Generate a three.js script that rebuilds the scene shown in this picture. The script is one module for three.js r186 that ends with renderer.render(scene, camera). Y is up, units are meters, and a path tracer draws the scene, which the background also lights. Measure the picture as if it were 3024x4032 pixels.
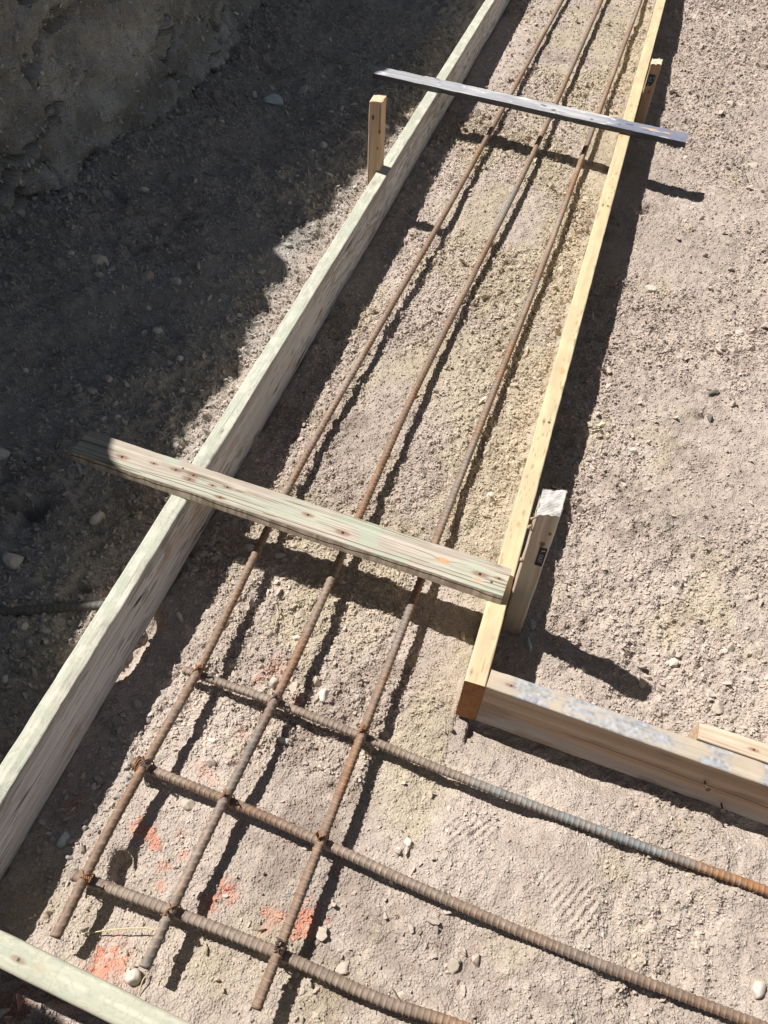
import * as THREE from 'three';
import { mergeGeometries, mergeVertices } from 'three/addons/utils/BufferGeometryUtils.js';

// ---------------------------------------------------------------- camera, sky, sun, exposure
const scene = new THREE.Scene();
const camera = new THREE.PerspectiveCamera(66.08, 768 / 1024, 0.02, 400);
camera.rotation.order = 'YXZ';
camera.position.set(0.0104, 1.2424, 0.6464);
camera.rotation.set(-0.8994, 0.26207, 0.06338);
scene.add(camera);

const renderer = new THREE.WebGLRenderer({ antialias: true });
renderer.setSize(768, 1024);
renderer.toneMapping = THREE.LinearToneMapping;
renderer.toneMappingExposure = 1.42;
renderer.shadowMap.enabled = true;
renderer.shadowMap.type = THREE.PCFSoftShadowMap;

{ // clear summer sky: air only, deep overhead, pale at the horizon
  const W = 256, H = 128, d = new Float32Array(W * H * 4), k = 0.50;
  for (let j = 0; j < H; j++) for (let i = 0; i < W; i++) {
    const el = (j + 0.5) / H * 2 - 1, t = Math.pow(Math.max(0, 1 - Math.abs(el)), 2.2);
    const o = (j * W + i) * 4;
    d[o] = k * (0.37 + 0.50 * t); d[o + 1] = k * (0.48 + 0.44 * t); d[o + 2] = k * (0.69 + 0.30 * t); d[o + 3] = 1;
  }
  const sky = new THREE.DataTexture(d, W, H, THREE.RGBAFormat, THREE.FloatType);
  sky.mapping = THREE.EquirectangularReflectionMapping; sky.magFilter = THREE.LinearFilter; sky.minFilter = THREE.LinearFilter;
  sky.needsUpdate = true;
  scene.background = sky; scene.environment = sky; scene.environmentIntensity = 0.3;
}
const sun = new THREE.DirectionalLight(new THREE.Color(1.0, 0.955, 0.90), 5.0);
sun.position.set(-9.3, 14.0, -2.3); sun.target.position.set(-0.4, 0, -1.5);
sun.position.add(sun.target.position);
sun.castShadow = true; sun.shadow.mapSize.set(4096, 4096);
Object.assign(sun.shadow.camera, { left: -4, right: 4, top: 4, bottom: -4, near: 1, far: 40 });
scene.add(sun, sun.target);

// ---------------------------------------------------------------- helpers
function RNG(seed) { let a = seed >>> 0; return () => { a |= 0; a = a + 0x6D2B79F5 | 0; let t = Math.imul(a ^ a >>> 15, 1 | a); t = t + Math.imul(t ^ t >>> 7, 61 | t) ^ t; return ((t ^ t >>> 14) >>> 0) / 4294967296; }; }
const hash = (x, y, s) => { let h = Math.imul(x, 374761393) ^ Math.imul(y, 668265263) ^ Math.imul(s, 1442695041); h = Math.imul(h ^ h >>> 13, 1274126177); h ^= h >>> 16; return (h >>> 0) / 4294967296; };
function vn(x, y, s = 0) { // value noise, -1..1
  const xi = Math.floor(x), yi = Math.floor(y); let fx = x - xi, fy = y - yi;
  fx = fx * fx * fx * (fx * (fx * 6 - 15) + 10); fy = fy * fy * fy * (fy * (fy * 6 - 15) + 10);
  const a = hash(xi, yi, s), b = hash(xi + 1, yi, s), c = hash(xi, yi + 1, s), d = hash(xi + 1, yi + 1, s);
  return (a + (b - a) * fx + (c - a) * fy + (a - b - c + d) * fx * fy) * 2 - 1;
}
function fbm(x, y, o, s = 0) { let v = 0, a = 0.5; for (let i = 0; i < o; i++) { v += a * vn(x, y, s + i * 17); x = x * 2.03 + 11.3; y = y * 2.03 + 5.7; a *= 0.5; } return v; }
function cell(x, y, s = 0) { // distance to the nearest and second nearest feature point
  const xi = Math.floor(x), yi = Math.floor(y); let d1 = 9, d2 = 9, id = 0;
  for (let j = -1; j < 2; j++) for (let i = -1; i < 2; i++) {
    const px = xi + i + hash(xi + i, yi + j, s), py = yi + j + hash(xi + i, yi + j, s + 7), d = (px - x) ** 2 + (py - y) ** 2;
    if (d < d1) { d2 = d1; d1 = d; id = hash(xi + i, yi + j, s + 13); } else if (d < d2) d2 = d;
  }
  return [Math.sqrt(d1), Math.sqrt(d2), id];
}
const clamp = (v, a = 0, b = 1) => Math.min(b, Math.max(a, v));
const sst = (a, b, v) => { const t = clamp((v - a) / (b - a)); return t * t * (3 - 2 * t); };
const mix = (a, b, t) => a + (b - a) * t;
const mix3 = (a, b, t) => [mix(a[0], b[0], t), mix(a[1], b[1], t), mix(a[2], b[2], t)];
const lerpTable = (tab, v) => { // piecewise linear, table of [key, value] with rising keys
  if (v <= tab[0][0]) return tab[0][1];
  for (let i = 1; i < tab.length; i++) if (v <= tab[i][0]) return mix(tab[i - 1][1], tab[i][1], (v - tab[i - 1][0]) / (tab[i][0] - tab[i - 1][0]));
  return tab[tab.length - 1][1];
};
const used = {};
function numbered(n) { used[n] = (used[n] ?? -1) + 1; return used[n] ? n + '_' + String(used[n]).padStart(3, '0') : n; }
function tag(o, label, category, group) { o.userData.label = label; if (category) o.userData.category = category; if (group) o.userData.group = group; return o; }
function mesh(name, geo, mat, parent = scene) {
  const m = new THREE.Mesh(geo, mat); m.name = parent === scene ? numbered(name) : name;
  m.castShadow = m.receiveShadow = true; parent.add(m); return m;
}
function thing(name, x, y, z, turn, label, category, group) {
  const g = new THREE.Group(); g.name = numbered(name); g.position.set(x, y, z); g.rotation.y = turn; scene.add(g);
  return tag(g, label, category, group);
}
function dataTex(W, H, fn, srgb) { // fn(i, j) -> [r, g, b] in 0..255, or a number
  const d = new Uint8Array(W * H * 4);
  for (let j = 0; j < H; j++) for (let i = 0; i < W; i++) {
    const c = fn(i, j), o = (j * W + i) * 4;
    if (typeof c === 'number') d[o] = d[o + 1] = d[o + 2] = clamp(c, 0, 255); else { d[o] = clamp(c[0], 0, 255); d[o + 1] = clamp(c[1], 0, 255); d[o + 2] = clamp(c[2], 0, 255); }
    d[o + 3] = 255;
  }
  const t = new THREE.DataTexture(d, W, H); t.wrapS = t.wrapT = THREE.RepeatWrapping; t.magFilter = THREE.LinearFilter; t.minFilter = THREE.LinearMipmapLinearFilter; t.generateMipmaps = true;
  if (srgb) t.colorSpace = THREE.SRGBColorSpace; t.needsUpdate = true; return t;
}

// ---------------------------------------------------------------- the ground
const PAINT = [[-.35, .013, .015, .5], [-.358, .036, .017, .35], [-.371, .05, .009, .5], [-.362, .161, .011, .45], [-.354, .217, .009, .4], [-.384, .246, .017, .35], [-.45, .372, .014, 1], [-.432, .378, .012, .9], [-.415, .382, .012, .95], [-.364, .384, .007, .8], [-.386, .413, .008, .8], [-.381, .438, .008, .8], [-.274, .409, .016, .95], [-.266, .417, .012, .8], [-.293, .444, .011, .8], [-.386, .356, .006, .6], [-.137, .413, .020, 1], [-.151, .428, .012, .8], [-.188, .423, .010, .6], [-.127, .4, .012, .7], [-.401, .567, .021, 1], [-.38, .57, .014, .6], [-.399, .53, .009, .6], [-.379, .544, .009, .6], [-.201, .421, .008, .7], [-.192, .442, .011, .4], [-.421, .618, .016, .8], [-.578, .369, .013, .7], [-.573, .355, .008, .6], [-.401, .276, .007, .7], [-.285, .073, .008, .8], [-.5, .65, .02, .6]];
function paintAt(x, z) {
  if (z < -0.05 || x > -0.05 || x < -0.65) return 0;
  let p = 0; const n = fbm(x * 70, z * 70, 3, 91);
  for (const [px, pz, r, a] of PAINT) { const d = Math.hypot(x - px, z - pz) / r; if (d < 2) p = Math.max(p, a * sst(1.75, 0.35, d + n * 1.3)); }
  return p > 0 ? p * sst(-.75, .5, vn(x * 210, z * 210, 92) + .7 * vn(x * 90, z * 90, 93) + p * .5) : 0;
}
const TREADS = [[.2563, .2516, .5, .05, .011], [.3814, .3653, -.5, .055, .012], [.0892, .1991, .6, .05, .011], [.3913, -1.2178, -.6, .07, .014], [.2544, -1.6159, -.7, .07, .015], [.2207, -.8599, -.8, .05, .014], [.48, -2.3, -.2, .09, .016], [-.2, -.98, .2, .06, .013], [-.11, -1.05, .3, .05, .013], [-.97, -1.96, .2, .08, .015], [.12, .48, -.5, .05, .011]];
const HOLES = [[-.4527, .4318, .020, .034], [-1.0057, -.1615, .03, .04], [-.8142, -.0172, .022, .03], [-1.2696, -1.1177, .03, .02], [-1.4532, -1.3045, .04, .03], [.16, -1.93, .03, .02], [.435, -1.53, .02, .016], [.4, -.97, .02, .012]];
const bankBase = z => lerpTable([[-60, -1.9], [-8, -1.75], [-4.2, -1.63], [-3.15, -1.58], [-2.5, -1.566], [-2.1, -1.516], [-1.76, -1.53], [-1.46, -1.60], [-1.18, -1.63], [-.97, -1.65], [.2, -1.62], [.5, -1.2], [3, -1.2], [60, -1.2]], z) + 0.03 * vn(z * 5, 3, 5) + 0.012 * vn(z * 17, 1, 6);  // foot swings out at the near end: unseen spur added for its shade
const smoothness = (x, z) => sst(-0.15, 0.35, fbm(x * 3.1 + 7, z * 2.3, 3, 61) + (x > 0.05 && z < -0.05 ? 0.14 : x > -.1 && z > 0 ? .22 : x < -.66 ? -.2 : .05));
function groundBase(x, z) {
  let y = x > -0.02 ? (z > 0 ? -.127 : -.142 - 0.014 * sst(-.9, -2.4, z)) : x > -.645 ? -.13 : -.15;
  const t1 = sst(-.02, .06, x), t2 = sst(-.70, -.60, x), rightY = z > 0 ? mix(-.128, -.142, sst(0.03, -.01, z)) : -.142 - 0.014 * sst(-.9, -2.4, z);
  y = mix(mix(-.152, -.136, t2), rightY, t1);
  y -= .010 * Math.exp(-(((x + .57) / .05) ** 2)) * sst(.6, .3, z);
  if (x > .03) y -= .024 * Math.exp(-(((z - .015 - x * .044) / .028) ** 2));   // ground lowered along the return form to deepen its shadow band
  y += 0.06 * sst(-1.15, -1.62, x) * sst(.4, -.3, z);                       // loose fill at the foot of the bank
  y -= 0.088 * Math.exp(-(((x + .674) / .055) ** 4)) * Math.exp(-(((z - .055) / .075) ** 4));   // hollow below the long form board, shaped to let a sunlit sliver through
  return y;
}
function groundH(x, z) {
  const dx = Math.max(-2.2 - x, x - 1.2, 0), dz = Math.max(-5 - z, z - 1.4, 0), far = Math.hypot(dx, dz);
  let y = groundBase(x, z);
  const rough = x < -.66 ? 1.25 : 1, sm = smoothness(x, z), r2 = rough * mix(1.15, 0.5, sm);
  const edge = x < 0 && x > -.66 ? .55 : 1;
  y += edge * (rough * 0.014 * fbm(x * 2.6, z * 2.6, 2, 1) + rough * 0.008 * vn(x * 8, z * 8, 21)) + edge * r2 * 0.0058 * vn(x * 19, z * 19, 22);
  if (far > 1) return y;
  y += r2 * 0.0044 * vn(x * 43, z * 43, 23) + r2 * 0.0028 * vn(x * 95, z * 95, 24);
  const c = cell(x * 78, z * 78, 31); y += r2 * 0.0042 * c[2] * (1 - sst(0.1, 0.75, c[0]));
  const c2 = cell(x * 25, z * 25, 33); if (c2[2] > 0.6) y += r2 * 0.011 * (c2[2] - 0.6) * 2 * (1 - sst(0.05, 0.5, c2[0] + 0.12 * vn(x * 130, z * 130, 9)));
  y += r2 * 0.0018 * vn(x * 190, z * 190, 25);
  for (const [hx, hz, r, d] of HOLES) { const q = Math.hypot(x - hx, z - hz) / r; if (q < 1.6) y -= d * sst(1.4, 0.3, q + 0.7 * vn(x * 55, z * 55, 3)); }
  for (const [tx, tz, a, R, sp] of TREADS) {
    const ex = x - tx, ez = z - tz, q = Math.hypot(ex, ez) / R;
    if (q < 1.2) { const u = (ex * Math.cos(a) + ez * Math.sin(a)) / sp; y += (sst(-.3, .5, Math.sin(u * 6.283)) * 0.0030 - 0.002) * sst(1.1, 0.5, q + 0.55 * vn(x * 24, z * 24, 8)); }
  }
  return y;
}
function soil(x, z) { // base colour of the dry silty soil
  const n = fbm(x * 5, z * 5, 3, 41), m = vn(x * 60, z * 60, 43);
  let c = mix3([.52, .437, .372], [.60, .51, .44], clamp(.5 + n)); // pinkish tan dust
  const yel = sst(-.1, .4, fbm(x * 9, z * 6, 3, 47) + (x > -.62 && x < 0 ? sst(-.5, -.02, x) * .45 * sst(.35, -.1, z) : -.3) - .06);  // yellow bounce beside the right form put into the soil colour, with random patches
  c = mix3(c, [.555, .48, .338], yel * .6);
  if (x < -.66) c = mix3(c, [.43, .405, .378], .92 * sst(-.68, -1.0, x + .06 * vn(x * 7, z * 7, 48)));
  const damp = sst(.12, .42, fbm(x * 5.5 + 20, z * 5, 3, 49)) * sst(-.3, .3, vn(x * 40, z * 40, 50)); c = mix3(c, [c[0] * .80, c[1] * .77, c[2] * .76], damp);
  const k = 1 + .10 * m + .06 * n; c = [c[0] * k, c[1] * k, c[2] * k];
  const p = paintAt(x, z); if (p > 0) c = mix3(c, [.80, .27, .15], p * .7);
  return c;
}
const granular = (N, per, seed) => { // tileable grains, 0..1
  const P = per, f = (x, y, P, s) => { const xi = Math.floor(x), yi = Math.floor(y); let d1 = 9, id = 0; for (let j = -1; j < 2; j++) for (let i = -1; i < 2; i++) { const cx = ((xi + i) % P + P) % P, cy = ((yi + j) % P + P) % P, px = xi + i + hash(cx, cy, s), py = yi + j + hash(cx, cy, s + 5), d = (px - x) ** 2 + (py - y) ** 2; if (d < d1) { d1 = d; id = hash(cx, cy, s + 9); } } return [Math.sqrt(d1), id]; };
  const out = new Float32Array(N * N);
  for (let j = 0; j < N; j++) for (let i = 0; i < N; i++) { const x = i / N, y = j / N, a = f(x * P, y * P, P, seed), b = f(x * P * 2, y * P * 2, P * 2, seed + 50); out[j * N + i] = clamp(.62 * (1 - a[0]) * (.5 + .5 * a[1]) + .38 * (1 - b[0]) * (.4 + .6 * b[1])); }
  return out;
};
const GN = 1024, grain = granular(GN, 112, 3);
const grainBump = dataTex(GN, GN, (i, j) => grain[j * GN + i] * 255);
const grainTint = dataTex(512, 512, (i, j) => { const g = grain[(j * 2) * GN + i * 2]; return 176 + 79 * Math.pow(g, .6); }, true);  // gaps between grains painted darker, as crevice shade
{
  const axis = (lo, hi, step, out) => { // steps of step(v) from lo to hi, then growing strides to the horizon
    const a = []; for (let v = lo; v < hi; v += step(v)) a.push(v); a.push(hi);
    let s = step(lo), v = lo; const pre = []; while (v > -out) { s *= 1.35; v -= s; pre.push(v); }
    s = step(hi); v = hi; const post = []; while (v < out) { s *= 1.35; v += s; post.push(v); }
    return [...pre.reverse(), ...a, ...post];
  };
  const xs = axis(-1.8, .75, v => v < -.75 ? .0075 : v < .66 ? .0035 : .007, 90), zs = axis(-4.4, .72, v => v > -.45 ? .0035 : .0035 + .0026 * (-.45 - v), 90);
  const nx = xs.length, nz = zs.length, pos = new Float32Array(nx * nz * 3), col = new Float32Array(nx * nz * 3), uv = new Float32Array(nx * nz * 2);
  for (let j = 0, k = 0; j < nz; j++) for (let i = 0; i < nx; i++, k++) {
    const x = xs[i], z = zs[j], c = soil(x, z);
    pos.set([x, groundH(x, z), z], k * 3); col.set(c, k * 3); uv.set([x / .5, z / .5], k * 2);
  }
  const ix = new Uint32Array((nx - 1) * (nz - 1) * 6); let q = 0;
  for (let j = 0; j < nz - 1; j++) for (let i = 0; i < nx - 1; i++) { const a = j * nx + i; ix.set([a, a + nx, a + 1, a + 1, a + nx, a + nx + 1], q); q += 6; }
  const g = new THREE.BufferGeometry(); g.setAttribute('position', new THREE.BufferAttribute(pos, 3)); g.setAttribute('color', new THREE.BufferAttribute(col, 3)); g.setAttribute('uv', new THREE.BufferAttribute(uv, 2)); g.setIndex(new THREE.BufferAttribute(ix, 1)); g.computeVertexNormals();
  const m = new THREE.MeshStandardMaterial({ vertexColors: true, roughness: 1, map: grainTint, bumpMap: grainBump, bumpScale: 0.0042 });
  const o = mesh('ground', g, m); o.userData.kind = 'structure'; tag(o, 'dry crumbly tan soil inside and around the wooden forms');
}

// ---------------------------------------------------------------- the cut earth bank on the left
const BANK_TOP = 1.5;
const SHADE = [[-60, -.66], [-4.5, -.66], [-2.45, -.68], [-2.32, -.76], [-1.83, -.775], [-1.66, -.845], [-1.44, -.833], [-1.29, -.885], [-1.18, -.84], [-1.04, -.82], [-.745, -.77], [-.62, -.80], [-.5, -.81], [-.34, -.765], [-.27, -.75], [-.246, -.705], [-.185, -.665], [-.10, -.66], [-.03, -.735], [.12, -.735], [.17, -.60], [.6, -.58], [.688, -.57], [.702, -.2], [3, -.2], [60, -.2]];  // wanted shade edge; the unseen crest is shaped to cast it, near-end spur added
const bankCrest = z => { const zs = z + .1643 * (BANK_TOP + .15); return lerpTable(SHADE, zs) - .6643 * (BANK_TOP + .15) + .02 * vn(zs * 14, 2, 71) + .012 * vn(zs * 37, 2, 72); };
function bankPt(z, v) { // a point of the cut face, v from foot to crest
  const xb = bankBase(z), xc = bankCrest(z); let x, y;
  y = mix(-.15, BANK_TOP, v); x = xb + (xc - xb) * (v < 0 ? v : Math.pow(v, 1.1));
        const fade = sst(1, .75, v), a = z * 1.0 + y * .35, b = y - z * .12;
        let d = .034 * fbm(a * 3, b * 4, 3, 81) + .020 * vn(a * 11, b * 15, 82) + .011 * vn(a * 30, b * 30, 83) + .006 * vn(a * 64, b * 58, 84) + .004 * vn(a * 120, b * 105, 85) + .012 * Math.abs(vn(z * 26, y * 6, 97));
        const ck = Math.abs(fbm(a * 4.2 + 3, b * 6.5, 3, 86)); d -= .07 * sst(.05, 0, ck) * sst(-.2, .2, vn(a * 3, b * 3, 87)); const ck2 = Math.abs(vn(a * 13, b * 17, 98)); d -= .022 * sst(.12, 0, ck2) * sst(-.1, .3, vn(a * 6, b * 6, 99));
        const cl = cell(a * 16, b * 12, 88); d += .024 * (cl[2] - .3) * (1 - sst(.1, .6, cl[0]));
        x += d * fade; y += .012 * vn(a * 20, b * 20, 89) * fade;
  return [x, y];
}
{
  const zs = []; for (let z = -9; z < -3.7; z += .12) zs.push(z); for (let z = -3.7; z < -.6; z += .0068) zs.push(z); for (let z = -.6; z < 1.2; z += .02) zs.push(z); for (let z = 1.2; z < 9; z += .2) zs.push(z);
  zs.unshift(-70, -40, -20, -12); zs.push(14, 30, 70);
  const vs = []; for (let v = -.12; v < .48; v += .0046) vs.push(v); for (let v = .48; v <= 1; v += .026) vs.push(v); vs.push(1, 1.02, 1.3, 3, 12, 40);
  const pos = [], col = [], uv = [], ix = [], n = vs.length;
  zs.forEach((z, j) => {
    const xc = bankCrest(z);
    for (const v of vs) {
      let x, y;
      if (v <= 1) [x, y] = bankPt(z, v);
      else { x = xc - (v - 1) * 2; y = BANK_TOP + .03 * vn(x * 3, z * 3, 90); }
      pos.push(x, y, z);
      const t = clamp(.45 + 1.1 * fbm(z * 7, y * 7, 4, 93)), k = 1 + .12 * vn(z * 80, y * 80, 94); let c = mix3([.42, .41, .385], [.80, .78, .735], t);
      const oc = sst(.62, .75, vn(z * 9, y * 11, 95)) * sst(-1.2, -1.9, z) * .0; c = mix3(c, [.5, .25, .1], oc); col.push(c[0] * k, c[1] * k, c[2] * k); uv.push(z / .5, y / .5);
    }
    if (j) for (let i = 0; i < n - 1; i++) { const a = (j - 1) * n + i, b = j * n + i; ix.push(a, a + 1, b, b, a + 1, b + 1); }
  });
  const g = new THREE.BufferGeometry(); g.setAttribute('position', new THREE.Float32BufferAttribute(pos, 3)); g.setAttribute('color', new THREE.Float32BufferAttribute(col, 3)); g.setAttribute('uv', new THREE.Float32BufferAttribute(uv, 2)); g.setIndex(ix); g.computeVertexNormals();
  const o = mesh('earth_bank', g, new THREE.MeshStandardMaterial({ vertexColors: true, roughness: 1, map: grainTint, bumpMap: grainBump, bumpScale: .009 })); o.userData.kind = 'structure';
  tag(o, 'steep grey cut earth bank of the excavation in shade');
}

// ---------------------------------------------------------------- crumbs, gravel and clods
function rockGeo(seed, detail, amp, flat) {
  const g0 = new THREE.IcosahedronGeometry(1, detail); g0.deleteAttribute('uv'); g0.deleteAttribute('normal');
  const g = mergeVertices(g0, 1e-4), p = g.attributes.position, r = RNG(seed), o = [r() * 50, r() * 50, r() * 50], cuts = [];
  for (let i = 0; i < 9; i++) { const a = r() * 6.283, y = r() * 2 - 1, w = Math.sqrt(1 - y * y); cuts.push([w * Math.cos(a), y, w * Math.sin(a), 1 - amp * (1.1 + 1.3 * r())]); }
  for (let i = 0; i < p.count; i++) {
    const x = p.getX(i), y = p.getY(i), z = p.getZ(i);
    const k = 1 + amp * (vn(x * 1.3 + o[0], y * 1.3 + z * .9 + o[1], seed) + .5 * vn(z * 2.9 + o[2], x * 2.6 - y * 2.2, seed + 1) + .25 * vn(x * 6 + y * 5, z * 6 + o[0], seed + 2));
    let q = [x * k, y * k, z * k]; for (const c of cuts) { const e = q[0] * c[0] + q[1] * c[1] + q[2] * c[2] - c[3]; if (e > 0) for (let m = 0; m < 3; m++) q[m] -= e * c[m] * .92; }
    p.setXYZ(i, q[0], q[1] * flat, q[2]);
  }
  if (!detail || detail === 1) { const f = g.toNonIndexed(); f.computeVertexNormals(); return f; }
  g.computeVertexNormals(); return g;
}
function scatter(name, label, geo, mat, list) {
  const im = new THREE.InstancedMesh(geo, mat, list.length), m = new THREE.Matrix4(), q = new THREE.Quaternion(), e = new THREE.Euler(), s = new THREE.Vector3(), v = new THREE.Vector3(), c = new THREE.Color();
  list.forEach((t, i) => { q.setFromEuler(e.set(t[6] * 6.28, t[7] * 6.28, t[8] * 6.28)); m.compose(v.set(t[0], t[1], t[2]), q, s.set(t[3], t[4], t[5])); im.setMatrixAt(i, m); im.setColorAt(i, c.setRGB(t[9], t[10], t[11])); });
  im.name = numbered(name); im.userData.kind = 'stuff'; im.userData.label = label; im.castShadow = im.receiveShadow = true; scene.add(im); return im;
}
const soilMat = new THREE.MeshStandardMaterial({ roughness: 1 });
const nearBoard = (x, z, r) => (x > -.012 - r && x < .05 + r && z < .01 + r) || (x > .03 && z > -.075 - r && z < .06 + r + (x) * .045 && z - x * .044 < .004 + r) || (z > .572 - r && z < .64 + r && x > -.66) || (x > -.70 - r + .008 * z && x < -.618 + r + .008 * z);
{
  const r = RNG(77);
  const crumb = (n, x0, x1, z0, z1, rmin, rmax, pw, keep) => {
    const out = [];
    for (let i = 0; i < n; i++) {
      const x = mix(x0, x1, r()), z = mix(z0, z1, r()), a = r(), b = r(), s = rmin + (rmax - rmin) * Math.pow(r(), pw), k1 = r(), k2 = r(), k3 = r(), f = r(), tone = r();
      if (keep && !keep(x, z, a)) continue; if (nearBoard(x, z, s * .5)) continue;
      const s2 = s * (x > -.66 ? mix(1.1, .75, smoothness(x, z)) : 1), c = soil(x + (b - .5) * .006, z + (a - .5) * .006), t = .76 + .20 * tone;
      out.push([x, groundH(x, z) + s2 * (-.08 + .42 * b), z, s2 * (.8 + .5 * k1), s2 * (.7 + .4 * k2), s2 * (.8 + .5 * k3), k1, k2, f, c[0] * t, c[1] * t, c[2] * t * (.97 + .05 * k3)]);
    }
    return out;
  };
  const dens = (x, z, a) => a < mix(1, .36, smoothness(x, z)) && x > bankBase(z) - .02;
  const inView = (x, z) => x > -.64 - .72 * Math.max(0, .75 - z) && x < .62 + .02 * Math.max(0, -z);
  const cm1 = rockGeo(5, 1, .32, .85), cm2 = rockGeo(9, 1, .42, .7);
  scatter('soil_crumbs', 'fine dry soil crumbs covering the ground close by in and beside the forms', cm1, soilMat, crumb(150000, -.63, .68, -.65, .70, .0011, .0050, 2.8, dens));
  scatter('soil_crumbs', 'dry soil crumbs covering the ground along the middle of the trench and to its right', cm1, soilMat, crumb(130000, -.68, .68, -2.3, -.65, .0016, .0060, 2.8, dens));
  scatter('soil_crumbs', 'dry soil crumbs on the far ground at the top of the picture', cm1, soilMat, crumb(60000, -.75, .72, -4.3, -2.3, .0025, .008, 2.8, dens));
  scatter('soil_crumbs', 'loose dark crumbs on the shaded ground between bank and long form', cm2, soilMat, crumb(100000, -1.66, -.68, -3.2, .55, .0018, .0075, 2.8, (x, z, a) => inView(x, z) && dens(x, z, a * .8)));
  const foot = (x, z, a) => { const d = x - bankBase(z); return d > -.03 && a < sst(.22, .0, d); };
  scatter('soil_lumps', 'crumbled earth fallen along the foot of the bank', cm2, soilMat, crumb(9000, -1.75, -1.2, -3.6, .0, .004, .017, 2.6, foot));
  { // small stones and crumbs sitting in the cut face
    const out = []; for (let i = 0; i < 9000; i++) { const z = mix(-3.6, -.6, r()), v = Math.pow(r(), 1.2) * .5, q = .0018 + .010 * Math.pow(r(), 4), a = r(), b = r(), c = r(), t = .34 + .3 * r(), [x, y] = bankPt(z, v); out.push([x + q * .2, y, z, q, q * (.7 + .4 * a), q * (.8 + .5 * b), a, b, c, t, t * .985, t * .95]); }
    scatter('bank_crumbs', 'small stones and crumbs stuck in the cut face of the bank', cm2, soilMat, out);
  }
  const lump = (x, z, a) => a < sst(-.1, .45, fbm(x * 4.4, z * 4.4, 2, 66)) + .08 && x > bankBase(z);
  scatter('soil_lumps', 'scattered lumps of dry soil in and around the forms', cm2, soilMat, [...crumb(6500, -.63, .66, -1.2, .70, .0042, .0125, 2.6, lump), ...crumb(4200, -.63, .70, -4.2, -1.2, .006, .016, 2.2, lump)]);
  // gravel of the shaded side: rounder, greyer
  const gv = rockGeo(15, 2, .3, .75), gl = [];
  for (const t of crumb(5200, -1.62, -.55, -3, .62, .0035, .0125, 3, (x, z, a) => inView(x, z) && (x < -.68 || z > -.3) && a < .25 + .6 * sst(-.1, .4, fbm(x * 3, z * 3, 2, 67)) && x > bankBase(z))) { const k = .9 + .35 * t[6]; const kk = k * (t[8] > .7 ? 1.25 : .85); t[9] = .42 * kk; t[10] = .395 * kk; t[11] = .365 * kk; gl.push(t); }
  for (const t of crumb(1500, -.615, -.50, -.3, .56, .002, .010, 3.4, (x, z, a) => a < sst(-.15, .35, fbm(x * 7, z * 5, 2, 68)))) { const k = .8 + .4 * t[6]; t[9] = .38 * k; t[10] = .345 * k; t[11] = .31 * k; gl.push(t); }
  scatter('gravel', 'small grey gravel strewn over the shaded ground left of the long form', gv, soilMat, gl);
}

// ---------------------------------------------------------------- single stones
const stoneBump = dataTex(256, 256, (i, j) => 128 + 127 * (fbm(i / 18, j / 18, 4, 5)));
function stoneMat(c) { return new THREE.MeshStandardMaterial({ color: new THREE.Color().setRGB(...c), roughness: .95, bumpMap: stoneBump, bumpScale: .0015 }); }
const STONE = { pale: stoneMat([.62, .57, .51]), grey: stoneMat([.50, .475, .44]), blue: stoneMat([.44, .52, .55]), dark: stoneMat([.15, .145, .12]), tan: stoneMat([.46, .39, .325]), brown: stoneMat([.33, .24, .165]), white: stoneMat([.56, .50, .435]) };
let sid = 100;
function stone(x, z, rx, rz, h, turn, kind, jag, label, group, sink = .42) {
  const g = rockGeo(sid++, 4, jag > .3 ? jag : jag * 1.25 + .03, 1); g.scale(rx / 1.05, h, rz / 1.05);
  const p = g.attributes.position, uv = new Float32Array(p.count * 2); for (let i = 0; i < p.count; i++) { uv[i * 2] = p.getX(i) * 12 + p.getY(i) * 5; uv[i * 2 + 1] = p.getZ(i) * 12 + p.getY(i) * 7; }
  g.setAttribute('uv', new THREE.BufferAttribute(uv, 2)); g.computeVertexNormals();
  const o = mesh(jag > .3 ? 'soil_clod' : 'stone', g, STONE[kind]); o.position.set(x, groundH(x, z) + h * (1 - 2 * sink), z); o.rotation.y = turn;
  return tag(o, label, jag > .3 ? 'clod' : 'stone', group);
}
const SG = 'stones on the shaded ground', TG = 'stones in the rebar trench', RG = 'stones on the sunlit ground right of the forms';
stone(-1.2775, -2.1622, .054, .034, .026, .1, 'blue', .13, 'large flat blue-grey cobble near the foot of the earth bank', SG);
stone(-1.2047, -2.2859, .028, .034, .026, .4, 'grey', .22, 'angular grey stone just behind the large flat blue cobble', SG);
stone(-.9844, -1.9264, .017, .031, .018, .5, 'pale', .10, 'pale oval pebble alone on bare shaded soil left of the far stake', SG);
stone(-.8904, -2.0198, .014, .012, .01, 0, 'grey', .15, 'small grey pebble close to the top of the left stake', SG);
stone(-1.3513, -2.1551, .016, .018, .014, .3, 'grey', .15, 'small pebble left of the large flat blue cobble', SG);
stone(-1.3264, -2.2555, .018, .02, .012, .9, 'grey', .2, 'low grey stone up-slope of the large blue cobble', SG);
stone(-1.3347, -1.0151, .030, .022, .018, .1, 'pale', .1, 'pale flat stone, leftmost of three in a row on the shaded soil', SG);
stone(-1.1879, -1.0208, .019, .021, .017, .2, 'tan', .08, 'round tan stone, middle of three in a row on the shaded soil', SG);
stone(-1.0986, -1.0194, .023, .017, .016, -.2, 'grey', .12, 'oval grey stone, right one of three in a row on the shaded soil', SG);
stone(-1.4005, -1.3939, .017, .018, .014, 0, 'pale', .1, 'small pale round stone halfway to the foot of the bank', SG);
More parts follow.
